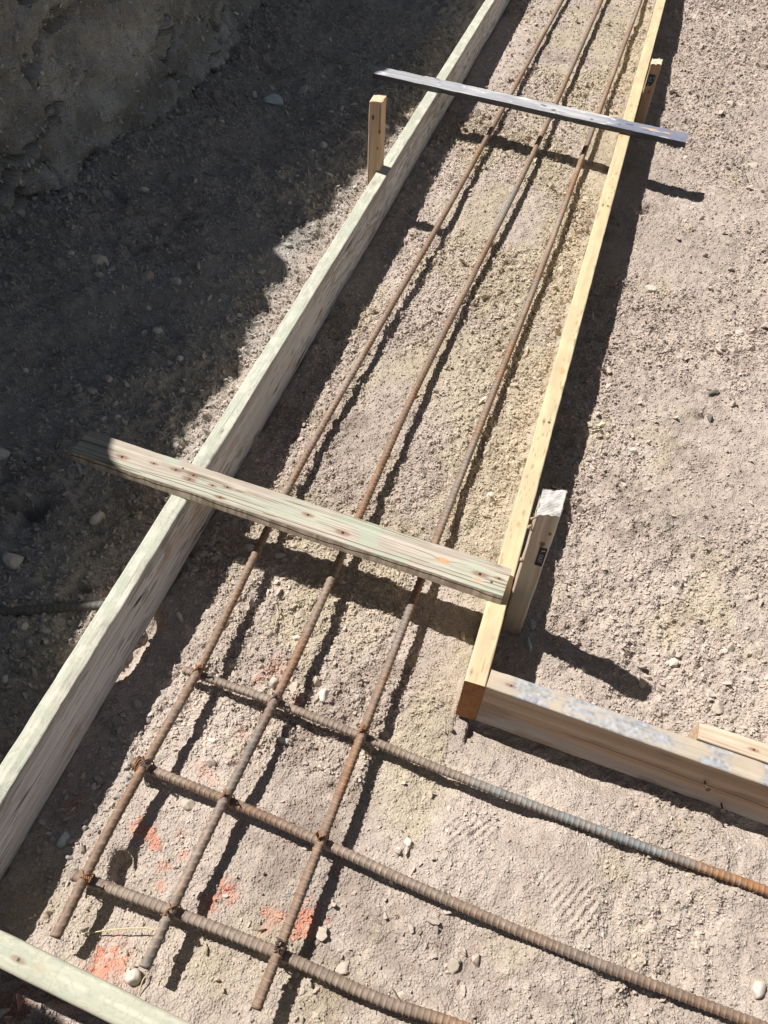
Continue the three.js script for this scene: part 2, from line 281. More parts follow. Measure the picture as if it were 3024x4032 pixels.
stone(-1.042, -.8014, .014, .015, .012, .4, 'grey', .12, 'grey pebble lying by itself mid-way across the shaded soil', SG);
stone(-1.0935, -.6482, .012, .011, .009, .4, 'grey', .12, 'upper pebble of the little group above the plank end', SG);
stone(-.9515, -.7012, .0125, .010, .009, .1, 'pale', .08, 'left pebble of two pale touching pebbles near the long form', SG);
stone(-.9339, -.7213, .0115, .012, .011, .1, 'pale', .06, 'right rounder pebble of two pale touching pebbles near the long form', SG);
stone(-1.0535, -.5787, .012, .013, .011, .7, 'grey', .14, 'lower pebble of the little group above the plank end', SG);
stone(-.9865, -.4885, .013, .014, .012, .7, 'pale', .14, 'pale pebble just above the shaded end of the near plank', SG);
stone(-1.0135, -.4685, .012, .010, .009, .7, 'grey', .14, 'grey pebble left of the pale one above the near plank end', SG);
stone(-1.1588, -.2715, .024, .024, .018, .7, 'grey', .12, 'grey stone cut by the left edge of the picture', SG);
stone(-.8649, -.1912, .0135, .019, .016, -.3, 'pale', .08, 'upright oval pale pebble below the near plank', SG);
stone(-.96, -.0281, .025, .018, .018, .0, 'pale', .1, 'big smooth pale stone near the left edge of the picture', SG);
stone(-.8529, .0987, .011, .012, .011, .4, 'pale', .16, 'pale chunky pebble just below the buried dark bar', SG);
stone(-.8004, .1111, .008, .008, .007, .4, 'grey', .16, 'tiny grey pebble below the buried dark bar', SG);
stone(-.735, -.075, .014, .019, .016, .6, 'brown', .18, 'brown stone tucked against the outer face of the long form', SG);
stone(-.514, -.2199, .0125, .0155, .012, .2, 'grey', .16, 'grey stone in the shadow inside the long form by the near plank', TG);
stone(-.5613, .4251, .0095, .0175, .010, -.1, 'blue', .12, 'flat oval stone in the shadow at the foot of the long form', TG);
stone(-.3545, .567, .0135, .012, .012, .1, 'white', .05, 'round pale stone with an orange paint mark at the end of the middle bar', TG, .25);
stone(-.3398, -.0528, .0115, .0105, .009, .3, 'white', .18, 'white angular stone beside the middle bar below the near plank', TG);
stone(-.2668, .0262, .0125, .0155, .013, .5, 'tan', .2, 'upper of two angular tan stones between middle and right bars', TG);
stone(-.2423, .0517, .017, .0155, .014, .2, 'pale', .2, 'lower larger of two angular stones between middle and right bars', TG);
stone(-.4904, -.0351, .0115, .022, .016, -.4, 'tan', .16, 'tan stone half under the left bar', TG);
stone(-.421, .062, .0135, .008, .007, .1, 'tan', .2, 'flat tan stone above the uppermost cross bar', TG);
stone(-.3416, .0549, .0105, .0155, .012, .2, 'tan', .18, 'pale stone wedged left of the middle bar at the uppermost cross bar', TG);
stone(-.2805, .1511, .0165, .0095, .009, .2, 'pale', .16, 'flat pale stone lying in the shadow of the middle bar', TG);
stone(-.4039, .1922, .0145, .007, .007, .1, 'pale', .16, 'thin flat stone between left and middle bars', TG);
stone(-.3937, .3091, .0155, .011, .009, .1, 'tan', .1, 'oval stone with a red paint spot between left and middle bars', TG);
stone(-.3864, .2345, .0105, .0105, .01, .1, 'tan', .2, 'blocky tan stone above the oval paint-marked stone', TG);
stone(-.0174, .251, .0095, .01, .009, .1, 'white', .14, 'right white pebble of a pair between the two lower cross bars', TG);
stone(-.0297, .269, .008, .0075, .007, .8, 'white', .14, 'left smaller white pebble of a pair between the two lower cross bars', TG);
stone(-.1773, .3122, .006, .0052, .004, .8, 'tan', .16, 'tiny tan pebble beside the right bar', TG);
stone(-.0569, -.5322, .011, .012, .011, .2, 'white', .08, 'round pale pebble near the inside of the new yellow form', TG);
stone(-.4912, -.9276, .0115, .018, .012, .2, 'grey', .16, 'grey stone at the shadow edge beside the left bar', TG);
stone(-.1102, .4241, .0175, .0165, .016, .3, 'tan', .36, 'big rough soil clod right of the right bar by the paint mark', TG);
stone(-.0577, .4534, .0195, .014, .014, .3, 'tan', .34, 'round soil clod just above the lowest cross bar', TG);
stone(.0973, .4025, .0185, .0125, .013, .3, 'tan', .38, 'left clod of a heap of clods between the lower cross bars', TG);
stone(.1338, .3872, .0155, .012, .012, .9, 'tan', .38, 'right clod of a heap of clods between the lower cross bars', TG);
stone(.1129, .3775, .0115, .009, .009, .9, 'tan', .36, 'top clod of a heap of clods between the lower cross bars', TG);
stone(.0379, .4636, .0145, .009, .009, .5, 'tan', .34, 'low clod just above the lowest cross bar at the bottom of the picture', TG);
stone(.5507, .2873, .011, .016, .011, -.2, 'white', .07, 'smooth white pebble at the right edge of the picture', TG);
stone(.2133, -1.4917, .026, .018, .015, .3, 'white', .17, 'white flat stone lying alone right of the yellow form', RG);
stone(.2411, -.7963, .018, .013, .010, .3, 'white', .2, 'flat whitish stone right of the yellow form opposite its knot', RG);
stone(.4111, -1.0665, .018, .014, .013, .3, 'dark', .2, 'dark greenish stone out on the sunlit ground', RG);
stone(.4096, -.9671, .013, .013, .014, .3, 'dark', .24, 'dark brown stone below the dark greenish one', RG);
stone(.2844, -.6797, .012, .0105, .009, .3, 'tan', .2, 'small tan stone level with the top of the near stake', RG);
stone(.1027, -.1843, .0105, .022, .014, .3, 'blue', .2, 'upright blue-grey stone at the foot of the near stake', RG);
stone(.0991, -.2309, .009, .0145, .011, .3, 'blue', .2, 'small blue-grey stone beside the near stake, above a larger one', RG);
stone(.4752, -.1723, .021, .018, .014, .3, 'tan', .36, 'big soil clod with a dark hollow behind the short board', RG);
stone(.5352, -.3176, .017, .0135, .012, .3, 'tan', .36, 'rough clod at the right edge of the picture above the short board', RG);
stone(.4883, -.3157, .0105, .009, .009, .3, 'tan', .2, 'small tan stone left of the rough clod at the right edge', RG);
for (const [x, z, s, k, where] of [[.33, -1.95, .022, 'tan', 'just below the shadow tip of the far plank'], [.50, -2.4, .026, 'tan', 'level with the far stake near the right edge'], [.36, -2.75, .03, 'tan', 'above the chipped end of the far plank'], [.30, -2.05, .018, 'grey', 'touching the shadow tip of the far plank'], [.44, -1.7, .018, 'tan', 'up-slope of the white flat stone, further right'], [.20, -3.1, .026, 'tan', 'beside the yellow form near the top of the picture'], [.52, -3.3, .03, 'tan', 'in the top right corner of the picture'], [.55, -1.35, .02, 'tan', 'at the right edge level with the white flat stone'], [.34, -1.35, .015, 'tan', 'just right of and below the white flat stone'], [.47, -.55, .013, 'tan', 'above the rough clod at the right edge'], [.52, -.72, .015, 'tan', 'at the right edge level with the flat whitish stone'], [.22, -.42, .01, 'tan', 'right of the near stake'], [.36, -.48, .012, 'tan', 'further out right of the near stake']])
  stone(x, z, s, s * .8, s * .6, s * 90, k, .38, 'rough lump of dry soil ' + where, 'soil lumps right of the yellow form');

// ---------------------------------------------------------------- timber
function woodMaps(o) { // u along the grain over o.len, v round the section; sRGB 0..255
  const { W, H, len, per, seed } = o, d = new Uint8Array(W * H * 4), b = new Uint8Array(W * H * 4);
  for (let j = 0; j < H; j++) for (let i = 0; i < W; i++) {
    const u = o.inv ? o.inv((i + .5) / W) : (i + .5) / W * len, v = (j + .5) / H * per;
    let wv = v, knot = 0, ring = 0;
    for (const [ku, kv, kr] of o.knots ?? []) { const q = Math.hypot((u - ku) / 2.2, v - kv) / kr; if (q < 4) { const f = Math.exp(-q * q * .55); wv += (v - kv >= 0 ? 1 : -1) * kr * .9 * f; knot = Math.max(knot, sst(1.05, .75, q)); ring = Math.max(ring, f); } }
    const warp = .006 * fbm(u * 2.5, wv * 10, 2, seed + 1), g1 = vn(u * 2.2, (wv + warp) * (o.freq ?? 210), seed + 2), g2 = vn(u * 9, (wv + warp) * 520, seed + 3), bl = fbm(u * 6, v * 28, 3, seed + 4), bl2 = fbm(u * 22, v * 60, 3, seed + 6);
    let c = mix3(o.a, o.b, clamp(.5 + .55 * g1 * (o.gc ?? 1) + .2 * g2)), h = 128 + 38 * g1 + 30 * g2;
    c = mix3(c, o.c, (o.blotch ?? .6) * sst(-.05, .45, bl));
    const ck = vn(u * (o.cu ?? 5), (wv + warp * 2) * (o.cv ?? 330), seed + 5), cr = sst(o.crack ?? .8, (o.crack ?? .8) + .12, ck) * sst(-.3, .3, bl + .3 * vn(u * 3, v * 12, seed + 8));
    c = mix3(c, o.dark ?? [60, 52, 44], cr * (o.ca ?? .8)); h -= 110 * cr;
    const k = 1 + .07 * bl2; c = [c[0] * k, c[1] * k, c[2] * k];
    if (knot) { c = mix3(c, o.knotC ?? [150, 100, 60], knot * .8); h += 12 * knot; } else if (ring > .2) c = mix3(c, o.knotC ?? [150, 100, 60], (ring - .2) * .35);
    for (const [hu, hv, hr] of o.holes ?? []) { const q = Math.hypot(u - hu, v - hv) / hr, s = Math.hypot((u - hu) / 3, v - hv) / hr; if (s < 2.2) c = mix3(c, [120, 80, 62], sst(2.2, .8, s) * .6); if (q < 1) { c = mix3(c, [34, 26, 22], sst(1, .6, q)); h -= 120 * sst(1, .5, q); } }
    if (o.extra) { const e = o.extra(u, v, c, h); c = e[0]; h = e[1]; }
    const q = (j * W + i) * 4; d[q] = clamp(c[0], 0, 255); d[q + 1] = clamp(c[1], 0, 255); d[q + 2] = clamp(c[2], 0, 255); d[q + 3] = 255; b[q] = b[q + 1] = b[q + 2] = clamp(h, 0, 255); b[q + 3] = 255;
  }
  const mk = (a, s) => { const t = new THREE.DataTexture(a, W, H); t.wrapS = t.wrapT = THREE.RepeatWrapping; t.magFilter = THREE.LinearFilter; t.minFilter = THREE.LinearMipmapLinearFilter; t.generateMipmaps = true; if (s) t.colorSpace = THREE.SRGBColorSpace; t.needsUpdate = true; return t; };
  return { map: mk(d, true), bumpMap: mk(b, false) };
}
const woodMat = (o, bump = .0012, rough = .85) => new THREE.MeshStandardMaterial({ ...woodMaps(o), bumpScale: bump, roughness: rough });
// A board along local +z from z = 0 to len, top at y = 0, x from 0 to w. Section walked from the top left: top, right, bottom, left.
function boardGeo({ w, h, len, c = .003, step = .02, chip = .001, seed = 1, bow = 0, endWear = 0, chips = [], mirror = false, uMap, bevel = 0 }) {
  const ring = [], K = 3;
  const corner = (cx, cy, a0) => { for (let k = 0; k <= K; k++) { const a = a0 - k / K * Math.PI / 2; ring.push([cx + c * Math.cos(a), cy + c * Math.sin(a), true]); } };
  ring.push([w / 2, 0, false]); corner(w - c, -c, Math.PI / 2); ring.push([w, -h * .33, false], [w, -h * .67, false]); corner(w - c, -h + c, 0); ring.push([w / 2, -h, false]); corner(c, -h + c, -Math.PI / 2); ring.push([0, -h * .67, false], [0, -h * .33, false]); corner(c, -c, Math.PI); ring.push([w / 2, 0, false]);
  // perimeter position of each point on the sharp outline, started at the top left corner
  const perim = 2 * (w + h), vOf = (x, y) => { const dt = -y, dr = w - x, db = y + h, dl = x, m = Math.min(dt, dr, db, dl); return m === dt ? x : m === dr ? w - y : m === db ? 2 * w + h - x : 2 * w + 2 * h + y; };
  const n = ring.length, N = Math.max(2, Math.round(len / step)), pos = [], uv = [], ix = [];
  for (let j = 0; j <= N; j++) {
    const z = j / N * len;
    for (let i = 0; i < n; i++) {
      let [x, y, edge] = ring[i]; let v = vOf(x, y) / perim; if (i === n - 1) v = (w / 2) / perim; if (v < 0) v += 1; if (i >= n - 5 && i < n - 1 && v < .5) v += (i < n - 1 && v < (w * .4) / perim ? 1 : 0);
      if (edge) { const a = chip * (vn(z * 14, i * .05 + seed, seed) + .8 * vn(z * 55, i * .09, seed + 3)), inx = x < w / 2 ? 1 : -1, iny = y < -h / 2 ? 1 : -1; let e = Math.max(0, a) * 1.6; for (const [cz, cl, cd, side] of chips) { if ((side > 0) === (x > w / 2) && y > -h / 2) { const q = Math.abs(z - cz) / cl; if (q < 1) e += cd * (1 - q * q) * (.7 + .5 * vn(z * 120, 3, seed)); } } x += inx * e; y += iny * e; }
      x += .0004 * vn(z * 30, y * 30, seed + 5); y += bow * Math.sin(z / len * Math.PI) + .0005 * vn(z * 8, x * 40, seed + 6);
      if (endWear && (j === 0 || j === N)) { x += (w / 2 - x) * endWear; y += (-h / 2 - y) * endWear * .6; }
      if (bevel && x < w * .3) x += bevel * y / h;
      pos.push(x, y, z); uv.push(uMap ? uMap(z) : z / len, v);
    }
  }
  // the last points run past the seam: bring their v above 1
  for (let j = 0; j <= N; j++) for (let i = n - 5; i < n; i++) { const k = (j * n + i) * 2 + 1; if (uv[k] < .5) uv[k] += 1; }
  if (mirror) for (let k = 1; k < uv.length; k += 2) uv[k] = w / perim - uv[k] + 1;
  for (let j = 0; j < N; j++) for (let i = 0; i < n - 1; i++) { const a = j * n + i, b = a + n; ix.push(a, a + 1, b, a + 1, b + 1, b); }
  const g = new THREE.BufferGeometry(); g.setAttribute('position', new THREE.Float32BufferAttribute(pos, 3)); g.setAttribute('uv', new THREE.Float32BufferAttribute(uv, 2)); g.setIndex(ix); g.computeVertexNormals();
  const cap = (j, flip) => { // end grain, uv in metres
    const p = [], t = [], q = []; let cx = 0, cy = 0; for (let i = 0; i < n - 1; i++) { const k = (j * n + i) * 3; p.push(pos[k], pos[k + 1], pos[k + 2]); cx += pos[k]; cy += pos[k + 1]; }
    const m = n - 1; p.push(cx / m, cy / m, pos[j * n * 3 + 2]); for (let i = 0; i <= m; i++) t.push(p[i * 3] / .15 + seed * .13, p[i * 3 + 1] / .15); for (let i = 0; i < m; i++) { const a = i, b = (i + 1) % m; flip ? q.push(m, a, b) : q.push(m, b, a); }
    const e = new THREE.BufferGeometry(); e.setAttribute('position', new THREE.Float32BufferAttribute(p, 3)); e.setAttribute('uv', new THREE.Float32BufferAttribute(t, 2)); e.setIndex(q); e.computeVertexNormals(); return e;
  };
  return [g, cap(0, false), cap(N, true)];
}
const endTex = (a, b, seed) => { const t = dataTex(256, 256, (i, j) => { const x = i / 256 * .15 + .05, y = j / 256 * .15 + .09, r = Math.hypot(x, y) + .004 * fbm(i / 40, j / 40, 2, seed), g = .5 + .5 * Math.sin(r * 1500), n = fbm(i / 10, j / 10, 3, seed + 1); return mix3(a, b, clamp(.25 + .45 * g + .6 * n)); }, true); return new THREE.MeshStandardMaterial({ map: t, roughness: .95, bumpMap: t, bumpScale: .0008 }); };
function board(name, pos, turn, spec, mat, endMat, label, category, group) {
  const t = thing(name, ...pos, turn, label, category, group), [g, e0, e1] = boardGeo(spec);
  mesh('board', g, mat, t); mesh('end_grain', e0, endMat, t); mesh('end_grain', e1, endMat, t); return t;
}
const nailMat = new THREE.MeshStandardMaterial({ color: new THREE.Color().setRGB(.10, .075, .06), roughness: .6, metalness: .4 });
function nailHead(parent, x, y, z, r = .0035, stick = .0012) { const g = new THREE.CylinderGeometry(r, r * .9, stick, 12); g.translate(0, stick / 2, 0); const m = mesh('nail', g, nailMat, parent); m.position.set(x, y, z); return m; }
const FG = 'form boards on edge', top = (u, w) => w; // group phrase
const endNew = endTex([176, 126, 84], [140, 94, 58], 3), endOld = endTex([186, 180, 168], [120, 112, 102], 5), endTan = endTex([206, 180, 150], [160, 132, 104], 7);

{ // new yellow form board, right side of the trench
  const mat = woodMat({ W: 2048, H: 512, len: 5.2, per: .356, seed: 11, a: [203, 187, 153], b: [190, 172, 134], c: [198, 177, 140], gc: .7, blotch: .35, freq: 150, crack: .93, ca: .18, dark: [190, 150, 100], knotC: [190, 146, 92],
    knots: [[.856, .013, .006], [2.1, .03, .008], [3.3, .012, .007], [1.5, .09, .013], [.5, .33, .012]], holes: [[.675, .0245, .0022], [1.6365, .026, .0022], [.02, .03, .002]],
    extra: (u, v, c, h) => { const du = sst(.05, .4, fbm(u * 12, v * 60, 4, 14)) * .35; c = mix3(c, [178, 160, 132], du); const dk = sst(.5, .62, vn(u * 60, v * 300, 15)) * sst(.0, .3, vn(u * 4, v * 20, 16)); c = mix3(c, [150, 124, 90], dk * .5); const t = sst(.14, .02, u) * .5 * sst(.0, .02, v + .02 * vn(u * 30, v * 60, 4)); return [mix3(c, [214, 178, 148], t), h]; } }, .0005, .75);
  const t = board('form_board', [0, 0, 0], Math.PI, { w: .038, h: .14, len: 5.2, c: .0032, chip: .0003, step: .012, seed: 3 }, mat, endNew, 'new pale yellow form board on edge along the right side of the trench', 'form board', FG);
  // local +z runs to world -z and local x to world -x, so shift the group to the board's right face
  t.position.x = .038;
  nailHead(t, .0135, 0, .675, .003); nailHead(t, .012, 0, 1.6365, .003);
}
const oldTop = { a: [192, 192, 178], b: [166, 167, 153], c: [192, 184, 168] };
{ // long weathered form board, left side
  const L = 6.2, w = .038, h = .14, per = 2 * (w + h);
  const uMap = z => z < 3.6 ? z / 3.6 * .33 : .33 + (z - 3.6) / 2.6 * .67, inv = t => t < .33 ? t / .33 * 3.6 : 3.6 + (t - .33) / .67 * 2.6;
  const mat = woodMat({ W: 2048, H: 512, len: L, per, seed: 21, inv, ...oldTop, gc: .35, blotch: .4, freq: 190, crack: .80, ca: .35, cu: 9, cv: 260, dark: [84, 80, 74], knotC: [150, 120, 95], knots: [[4.75, .08, .008], [3.6, .014, .006], [4.35, .13, .007]], holes: [[4.7, .022, .002], [4.02, .08, .0022], [5.3, .08, .003], [5.38, .10, .002], [4.6, .14, .002], [4.95, .12, .002]],
    extra: (u, v, c, h) => {
      // inner face (v .038 to .178, top to bottom): greyer bare wood with fine checks and mildew along the grain
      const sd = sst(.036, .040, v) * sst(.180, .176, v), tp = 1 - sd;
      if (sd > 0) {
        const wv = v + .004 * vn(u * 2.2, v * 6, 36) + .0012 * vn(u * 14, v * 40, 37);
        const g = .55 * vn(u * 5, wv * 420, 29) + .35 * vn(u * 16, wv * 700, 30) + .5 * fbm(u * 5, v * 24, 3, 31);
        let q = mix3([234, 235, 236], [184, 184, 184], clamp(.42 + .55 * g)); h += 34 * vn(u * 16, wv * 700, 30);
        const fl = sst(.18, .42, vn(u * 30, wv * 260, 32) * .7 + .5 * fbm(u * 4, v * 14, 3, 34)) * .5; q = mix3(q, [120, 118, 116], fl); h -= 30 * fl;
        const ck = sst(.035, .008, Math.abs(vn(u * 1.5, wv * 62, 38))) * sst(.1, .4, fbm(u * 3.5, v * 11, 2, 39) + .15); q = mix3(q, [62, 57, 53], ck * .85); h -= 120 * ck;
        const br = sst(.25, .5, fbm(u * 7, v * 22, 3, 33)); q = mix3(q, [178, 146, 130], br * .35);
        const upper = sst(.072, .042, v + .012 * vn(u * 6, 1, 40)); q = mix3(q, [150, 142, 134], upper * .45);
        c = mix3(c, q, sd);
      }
      if (tp > 0) { // weather-crazed top edge
        const cz = sst(.11, .0, Math.abs(fbm(u * 95, v * 120, 3, 35))), mo = fbm(u * 34, v * 60, 3, 41); c = mix3(c, [136, 142, 126], tp * cz * .42); h -= tp * 46 * cz;
        c = mix3(c, [206, 200, 186], tp * .5 * sst(0, .4, mo)); c = mix3(c, [164, 172, 152], tp * .45 * sst(.05, -.35, mo));
      }
      return [c, h];
    } }, .0016, .9);
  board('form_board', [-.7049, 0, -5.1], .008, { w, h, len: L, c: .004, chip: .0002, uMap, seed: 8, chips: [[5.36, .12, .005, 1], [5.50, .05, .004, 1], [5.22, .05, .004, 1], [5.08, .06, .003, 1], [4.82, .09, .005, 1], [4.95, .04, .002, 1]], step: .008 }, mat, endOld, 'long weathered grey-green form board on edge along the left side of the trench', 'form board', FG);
}
{ // short return board to the right
  const L = 1.5, w = .038, h = .14, per = 2 * (w + h);
  const mat = woodMat({ W: 1024, H: 512, len: L, per, seed: 41, a: [182, 172, 156], b: [162, 150, 134], c: [184, 165, 144], gc: .7, blotch: .5, freq: 160, crack: .84, ca: .5, cu: 3, cv: 200, dark: [96, 78, 62], knotC: [120, 84, 60], knots: [[.17, .11, .006], [.32, .1, .005], [.98, .1, .008]], holes: [[.04, .02, .0022], [.56, .02, .002], [.33, .095, .0025]],
    extra: (u, v, c, h) => {
      const sd = sst(.036, .042, v) * sst(.19, .178, v); c = mix3(c, mix3([178, 148, 124], [208, 184, 160], clamp(.5 + .5 * vn(u * 3, v * 160, 44))), sd * .85);
      const low = sd * sst(.11, .15, v + .02 * vn(u * 4, 2, 43)); c = mix3(c, mix3([150, 148, 150], [186, 184, 182], clamp(.5 + .6 * fbm(u * 12, v * 60, 3, 42))), low * .8); const sm = sst(.15, .4, fbm(u * 9, v * 30, 3, 57)) * sd; c = mix3(c, [150, 126, 110], sm * .6);
      const ck = sd * sst(.0016, .0004, Math.abs(v - .105 - .012 * u - .003 * vn(u * 5, 1, 47))) * sst(.1, .2, u); c = mix3(c, [70, 54, 42], ck * .9); h -= 120 * ck;
      // dried grey cement skin on the top edge
      const tp = (v < .04 || v > .34) ? 1 : 0; let p = 0; for (const [pu, pl] of [[.20, .07], [.26, .06], [.08, .05], [.395, .03], [.47, .012]]) p = Math.max(p, sst(1, .5, Math.abs(u - pu) / pl + .9 * fbm(u * 40, v * 60, 3, 45)));
      p *= tp * (.45 + .55 * sst(-.35, .1, vn(u * 30, v * 300, 58) + .4 * vn(u * 120, v * 200, 59))); const gr = fbm(u * 160, v * 160, 2, 46); c = mix3(c, [152 + 50 * gr, 155 + 50 * gr, 162 + 50 * gr], p * .85); h += 60 * p + 50 * gr * p; return [c, h];
    } }, .0012, .9);
  // local z runs along world +x; local x then runs along world -z... turn = 90 degrees about y
  const t = board('form_board', [.0385, 0, 0], Math.PI / 2 - .0443, { w, h, len: L, c: .003, chip: .0005, seed: 5, step: .015, mirror: true }, mat, endTan, 'weathered form board with grey cement smears running right from the corner of the yellow form', 'form board', FG);
}
{ // bottom form board
  const L = 1.9, w = .04, h = .14, per = 2 * (w + h);
  const mat = woodMat({ W: 1024, H: 512, len: L, per, seed: 51, a: [190, 188, 170], b: [168, 168, 150], c: [194, 184, 164], gc: .7, blotch: .6, freq: 150, crack: .86, ca: .35, cu: 5, cv: 220, dark: [110, 112, 96], knotC: [176, 168, 144], knots: [[.18, .02, .006], [.9, .02, .006]], holes: [[.148, .022, .0026]],
    extra: (u, v, c, h) => { const cz = sst(.11, 0, Math.abs(fbm(u * 80, v * 110, 3, 53))); c = mix3(c, [142, 146, 130], cz * .4); h -= 40 * cz; const s = sst(.2, .5, fbm(u * 30, v * 60, 3, 55)); c = mix3(c, [154, 162, 146], s * .45); const sd = sst(.04, .046, v) * sst(.2, .18, v); c = mix3(c, [176, 140, 108], sd * .7); return [c, h]; } }, .0009, .85);
  board('form_board', [-.6262, 0, .6145], Math.PI / 2 - .056, { w, h, len: L, c: .006, chip: .0006, seed: 6, step: .015, mirror: true }, mat, endTan, 'weathered form board crossing the bottom left corner of the picture', 'form board', FG);
}
{ // offcut lapped behind the return board
  const L = .9, w = .034, h = .12, per = 2 * (w + h);
  const mat = woodMat({ W: 512, H: 256, len: L, per, seed: 61, a: [204, 188, 168], b: [178, 158, 134], c: [198, 178, 156], freq: 190, crack: .6, ca: .55, cu: 2.2, cv: 230, dark: [150, 122, 98], holes: [[.09, .02, .002]], knots: [] }, .001, .85);
  board('board_offcut', [.396, .002, -.0235], Math.PI / 2 - .0443, { w, h, len: L, c: .003, chip: .0006, seed: 9, endWear: .04, mirror: true }, mat, endTan, 'short pale offcut board standing behind the return form at the right edge', 'board', null);
}
{ // near plank lying across the forms
  const L = .928, w = .0665, h = .021, per = 2 * (w + h), A = [-.901, -.295], turn = Math.PI / 2 - .0515;
  // local x runs from the far edge to the near edge (world +z); see below
  const H0 = [[.174, .0293], [.224, .0274], [.261, .0385], [.312, .0354], [.341, .0569], [.105, .0388], [.342, .0276], [.264, .0263], [.875, .0362], [.911, .0321], [.52, .03], [.60, .045]];
  const mat = woodMat({ W: 1536, H: 384, len: L, per, seed: 71, a: [186, 176, 162], b: [154, 144, 132], c: [166, 172, 154], gc: .9, blotch: .55, freq: 330, crack: .50, ca: .6, cu: 3, cv: 420, dark: [96, 80, 66], knotC: [190, 146, 112], knots: [[.80, .033, .007], [.875, .05, .004]], holes: H0.map(([u, v], i) => [u, v, .0022 + .0006 * (i % 3)]),
    extra: (u, v, c, h) => {
      const sd = sst(.0, .003, v - w) * sst(.0, .003, w + h - v), e = .5 + .5 * vn(u * 160, v * 30, 74);
      if (sd > .5) { c = mix3([150, 134, 116], [206, 190, 168], e); const ck = sst(.0016, .0004, Math.abs(v - w - .008 - .003 * vn(u * 7, 0, 75) - .0015 * vn(u * 40, 0, 76))); c = mix3(c, [70, 56, 44], ck); h = 90 + 90 * e - 130 * ck; }
      const g = sst(.25, .5, fbm(u * 14 + 3, v * 30, 3, 77)); c = mix3(c, [160, 178, 156], g * .5 * (1 - sd));
      const ck = sst(.0011, .0003, Math.abs(v - .0575 - .0015 * vn(u * 6, 0, 78))) * (1 - sd); c = mix3(c, [86, 68, 54], ck * .75); h -= 110 * ck;
      const wv = v + .003 * vn(u * 3, v * 10, 79), ln = sst(.05, .012, Math.abs(vn(u * 1.6, wv * 150, 70))) * sst(-.2, .25, fbm(u * 5, v * 30, 2, 73)) * (1 - sd); c = mix3(c, [104, 86, 70], ln * .7); h -= 90 * ln; return [c, h];
    } }, .0013, .9);
  const t = board('cross_plank', [-.901, .021, -.2245], turn, { w, h, len: L, c: .0015, chip: .0002, bevel: .007, seed: 12, step: .008, endWear: .02, mirror: true }, mat, endTan, 'weathered tan plank with nail holes and cracks lying across both forms nearest the camera', 'plank', 'planks laid across the forms');
  for (const [u, v] of [[.261, .0385], [.235, .018], [.90, .045], [.911, .0321]]) nailHead(t, w - v, -.0004, u, .0026, .001);
}
{ // far plank
  const L = 1.11, w = .0665, h = .0185, per = 2 * (w + h);
  const mat = woodMat({ W: 1024, H: 256, len: L, per, seed: 81, a: [172, 172, 176], b: [140, 141, 146], c: [190, 190, 190], gc: .6, blotch: .7, freq: 130, crack: .8, ca: .5, cu: 6, cv: 200, dark: [66, 66, 70], knots: [],
    extra: (u, v, c, h) => {
      const sd = sst(.0, .002, v - w) * sst(.0, .002, w + h - v), rt = sst(.80, .90, u + .05 * fbm(u * 20, v * 40, 2, 83)); c = mix3(c, [98, 102, 122], rt * .75);
      if (sd > .5) c = mix3(c, [74, 74, 78], .85); const wht = sst(.35, .55, fbm(u * 24, v * 60, 3, 84)) * (1 - sd); c = mix3(c, [226, 226, 222], wht * .5);
      const ck = sst(.5, .62, fbm(u * 26, v * 40, 3, 85)); c = mix3(c, [58, 58, 62], ck * .6); h -= 60 * ck;
      const raw = sst(1, .4, Math.hypot((u - .985) / .04, (v - .026) / .007) + .5 * vn(u * 60, v * 200, 86)) + sst(1, .4, Math.hypot((u - 1.04) / .02, (v - .03) / .006)); c = mix3(c, [206, 160, 116], clamp(raw)); return [c, h];
    } }, .001, .7);
  board('cross_plank', [-.8905, .0185, -2.176], Math.PI / 2 - .0776, { w, h, len: L, c: .0015, chip: .0008, seed: 14, step: .01, endWear: .03, mirror: true }, mat, endOld, 'thin dark grey stained plank with chipped end lying across both forms farther off', 'plank', 'planks laid across the forms');
}

